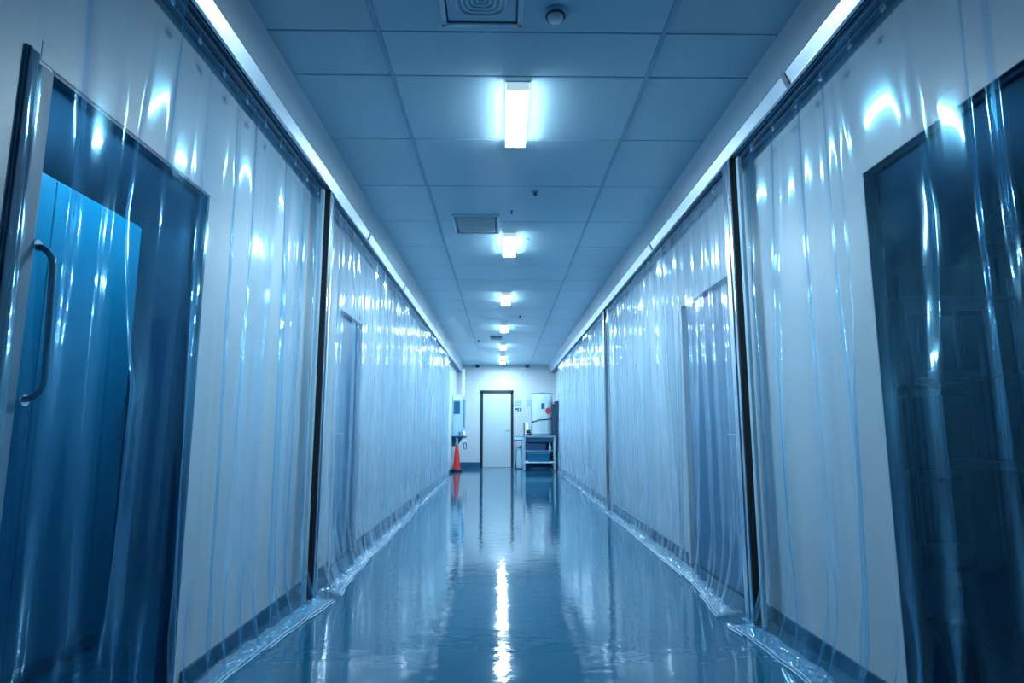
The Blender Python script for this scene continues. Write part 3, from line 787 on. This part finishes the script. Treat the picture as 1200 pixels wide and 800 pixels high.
part(MB().box(.64, 1.12, yt + .05, yt + .45, .525, .70, bev=.012), 'body', 'navy', t)
part(MB().box(.63, 1.13, yt + .04, yt + .46, .665, .712, bev=.006), 'lid', 'base', t)
t = thing('spray_bottle', (1.22, yt, .525), 'white slim bottle on the middle table shelf by right leg', 'bottle')
part(MB().lathe([(.028, 0), (.03, .005), (.030, .11), (.012, .145), (.012, .165)], 1.225, yt + .06, 14, .525), 'body', 'white', t)
part(MB().lathe([(.016, .16), (.016, .19), (.008, .195)], 1.225, yt + .06, 12, .525), 'cap', 'white', t)
# tank
tx, ty = 1.06, yt + .31
t = thing('steel_tank', (tx, ty, .92), 'tall cylindrical steel tank with round red label on the table', 'tank')
part(MB().lathe([(.265, 0), (.272, .004), (.272, 1.07), (.272, 1.08)], tx, ty, 48, .93), 'body', 'tank', t)
part(MB().lathe([(.278, 1.08), (.280, 1.085), (.280, 1.10), (.27, 1.108)], tx, ty, 48, .93), 'lid', 'alu', t)
part(MB().lathe([(.276, -.007), (.280, 0), (.280, .03), (.276, .035)], tx, ty, 48, .93), 'base_ring', 'grey', t)
def patch(cx_, z0, z1, a0, a1, r, th=.008):
    mb = MB(); n = 8; vs = []
    for k in range(n + 1):
        a = a0 + (a1 - a0) * k / n
        for rr in (r, r + th):
            for z in (z0, z1): vs.append((tx + rr * math.sin(a), ty - rr * math.cos(a), z))
    fs = []
    for k in range(n):
        b = 4 * k
        fs += [(b + 2, b + 6, b + 7, b + 3), (b, b + 1, b + 5, b + 4), (b + 1, b + 3, b + 7, b + 5), (b, b + 4, b + 6, b + 2)]
    fs += [(0, 2, 3, 1), (4 * n, 4 * n + 1, 4 * n + 3, 4 * n + 2)]
    return mb.add(vs, fs)
part(patch(0, 1.60, 1.76, -.19, .14, .272), 'control_panel', 'screen', t, 'dark blue control panel')
lab = MB(); n = 28; vs = [];
for rr, in ((.274,), (.279,)):
    for k in range(n):
        a = 2 * PI * k / n; aa = .50 + .30 * math.cos(a); z = 1.555 + .085 * math.sin(a)
        vs.append((tx + rr * math.sin(aa), ty - rr * math.cos(aa), z))
lab.add(vs, [tuple(range(n)), tuple(range(n, 2 * n))[::-1]] + [(k, (k + 1) % n, n + (k + 1) % n, n + k) for k in range(n)])
part(lab, 'warning_label', 'redsign', t, 'round red label')
part(MB().tube([(tx + .02, ty - .274, 1.50), (tx - .03, ty - .276, 1.60)], .004, 6), 'label_mark', 'paper', t)
t = thing('black_hose', (1.1, yt, 1.3), 'black hose curving across the front of the steel tank', 'hose')
part(MB().tube([(.785, yt - .02, 1.265), (.83, yt - .03, 1.275), (.90, yt - .035, 1.305), (.99, yt - .03, 1.325), (1.10, yt - .03, 1.325), (1.20, yt - .02, 1.335), (1.255, yt + .0, 1.35), (1.285, yt + .02, 1.37)], .016, 8), 'pipe', 'black', t)
part(MB().lathe([(.012, -.03), (.022, -.02), (.022, .02), (.012, .03)], .785, yt - .02, 12, 1.265, 'x'), 'nozzle', 'black', t)
t = thing('upright_arm', (1.34, yt, .92), 'dark upright arm with round head right of the steel tank', 'arm')
part(MB().tube([(1.335, yt + .05, .93), (1.335, yt + .05, 1.67)], .024, 10), 'pole', 'navy', t)
part(MB().lathe([(.005, -.045), (.03, -.035), (.045, 0), (.03, .035), (.005, .045)], 1.335, yt + .05, 16, 1.70), 'head', 'black', t)
part(MB().lathe([(.06, 0), (.06, .012), (.03, .02)], 1.335, yt + .05, 16, .92), 'foot', 'black', t)
# monitor on pole and black pump on the table
t = thing('pole_monitor', (.75, yt + .3, .92), 'pale panel on a slender pole between wall notices and tank', 'monitor')
part(MB().box(.645, .855, yt + .56, yt + .585, 1.70, 1.885, bev=.006), 'panel', 'fascia', t)
part(MB().box(.65, .90, yt + .55, yt + .60, 1.692, 1.70, bev=.004), 'bottom_bar', 'midblue', t)
part(MB().tube([(.775, yt + .58, .94), (.775, yt + .58, 1.69)], .010, 8), 'pole', 'midblue', t)
part(MB().box(.725, .825, yt + .53, yt + .63, .922, .94, bev=.004), 'foot', 'grey', t)
t = thing('paper_roll', (.69, yt + .12, 1.1), 'white paper roll standing behind the black pump', 'roll')
part(MB().lathe([(.05, 0), (.055, .004), (.055, .30), (.05, .304)], .665, yt + .40, 20, .92), 'roll', 'white', t)
part(MB().lathe([(.018, .300), (.018, .306)], .665, yt + .40, 14, .92), 'core', 'grey', t)
t = thing('pump', (.68, yt + .1, .92), 'small black pump on the left end of the steel table', 'pump')
part(MB().box(.60, .76, yt + .05, yt + .20, .92, .965, bev=.006), 'base', 'black', t)
part(MB().lathe([(.03, -.06), (.045, -.05), (.045, .05), (.03, .06)], .665, yt + .12, 16, 1.015, 'x'), 'motor', 'black', t)
part(MB().lathe([(.02, 0), (.035, .01), (.035, .05), (.02, .06)], .745, yt + .12, 14, .965), 'valve', 'steel', t)
t = thing('black_rod', (.545, yt + .05, .92), 'thin black rod standing at the left table corner', 'rod')
part(MB().tube([(.553, yt + .06, .93), (.553, yt + .06, 1.24)], .013, 8), 'rod', 'black', t)
part(MB().lathe([(.03, 0), (.03, .012)], .553, yt + .06, 14, .92), 'foot', 'black', t)
# small side bench
ys_ = yt + .83
t = thing('side_bench', (.42, ys_, 0), 'small dark topped bench between the end door and steel table', 'bench')
part(MB().box(.30, .57, ys_ - .12, ys_ + .45, .755, .79, bev=.005), 'top', 'navy', t)
for (px, py) in ((.325, ys_ - .09), (.545, ys_ - .09), (.325, ys_ + .42), (.545, ys_ + .42)):
    part(MB().box(px - .018, px + .018, py - .018, py + .018, 0, .755, bev=.003), 'leg', 'alu', t)
t = thing('tray_box', (.43, ys_, .79), 'pale blue box lying on the small side bench', 'box')
part(MB().box(.33, .54, ys_ - .05, ys_ + .3, .79, .88, bev=.01), 'body', 'paleblue', t)
part(MB().box(.325, .545, ys_ - .055, ys_ + .305, .868, .896, bev=.006), 'lid', 'midblue', t)
t = thing('waste_bag', (.46, ys_, .1), 'pale hanging sack under the small side bench', 'bag')
part(MB().lathe([(.05, 0), (.085, .03), (.09, .2), (.075, .45), (.06, .6), (.07, .62)], .455, ys_ + .1, 18, .0), 'sack', 'paleblue', t)
part(MB().lathe([(.064, .56), (.07, .57), (.07, .585), (.064, .595)], .455, ys_ + .1, 18, .0), 'tie', 'midblue', t)
# tall blue locker at the curtain end
t = thing('tall_locker', (1.45, yt + .5, 0), 'tall narrow dark blue locker behind the steel tank', 'locker')
part(MB().box(1.395, 1.515, yt + .2, yt + .75, 0, 1.82, bev=.006), 'body', 'navy', t)
part(MB().box(1.40, 1.505, yt + .185, yt + .2, .05, 1.80, bev=.003), 'door', 'base', t)
# wall notices
t = thing('wall_notice', (.43, YE, 1.84), 'pale paper notice with lines right of the end door', 'notice')
part(MB().box(.335, .53, YE - .006, YE, 1.755, 1.92, bev=.001), 'sheet', 'fascia', t)
part(MB().box(.335, .53, YE - .009, YE - .006, 1.748, 1.772).box(.335, .53, YE - .009, YE - .006, 1.83, 1.845).box(.335, .53, YE - .009, YE - .006, 1.895, 1.905), 'printed_lines', 'midblue', t)
t = thing('wall_sign', (.44, YE, 1.63), 'small dark sign under the pale paper notice', 'sign')
part(MB().box(.345, .535, YE - .008, YE, 1.59, 1.68, bev=.001), 'plate', 'screen', t)
part(MB().box(.36, .41, YE - .011, YE - .008, 1.60, 1.625).box(.45, .48, YE - .011, YE - .008, 1.61, 1.66), 'printed_marks', 'paleblue', t)
t = thing('exit_fitting', (.58, YE, 2.82), 'small white wall fitting below the right dome camera', 'fitting')
part(MB().box(.50, .66, YE - .05, YE, 2.80, 2.85, bev=.008), 'body', 'white', t)

# ------------------------------------------------------------------ world and view
wd = bpy.data.worlds.new('world'); sc.world = wd; wd.use_nodes = True
wd.node_tree.nodes['Background'].inputs[0].default_value = (.05, .15, .3, 1)
wd.node_tree.nodes['Background'].inputs[1].default_value = .1
sc.view_settings.view_transform = 'Standard'
sc.view_settings.look = 'None'
sc.view_settings.gamma = 1
sc.view_settings.exposure = 2.08
sc.view_settings.use_curve_mapping = False
cy = sc.cycles
cy.use_denoising = True
try: cy.denoiser = 'OPENIMAGEDENOISE'
except Exception: pass
cy.max_bounces = 10; cy.diffuse_bounces = 5; cy.glossy_bounces = 5; cy.transmission_bounces = 6
cy.transparent_max_bounces = 40
cy.sample_clamp_indirect = 6.
cy.caustics_reflective = False; cy.caustics_refractive = False
cy.use_light_tree = True
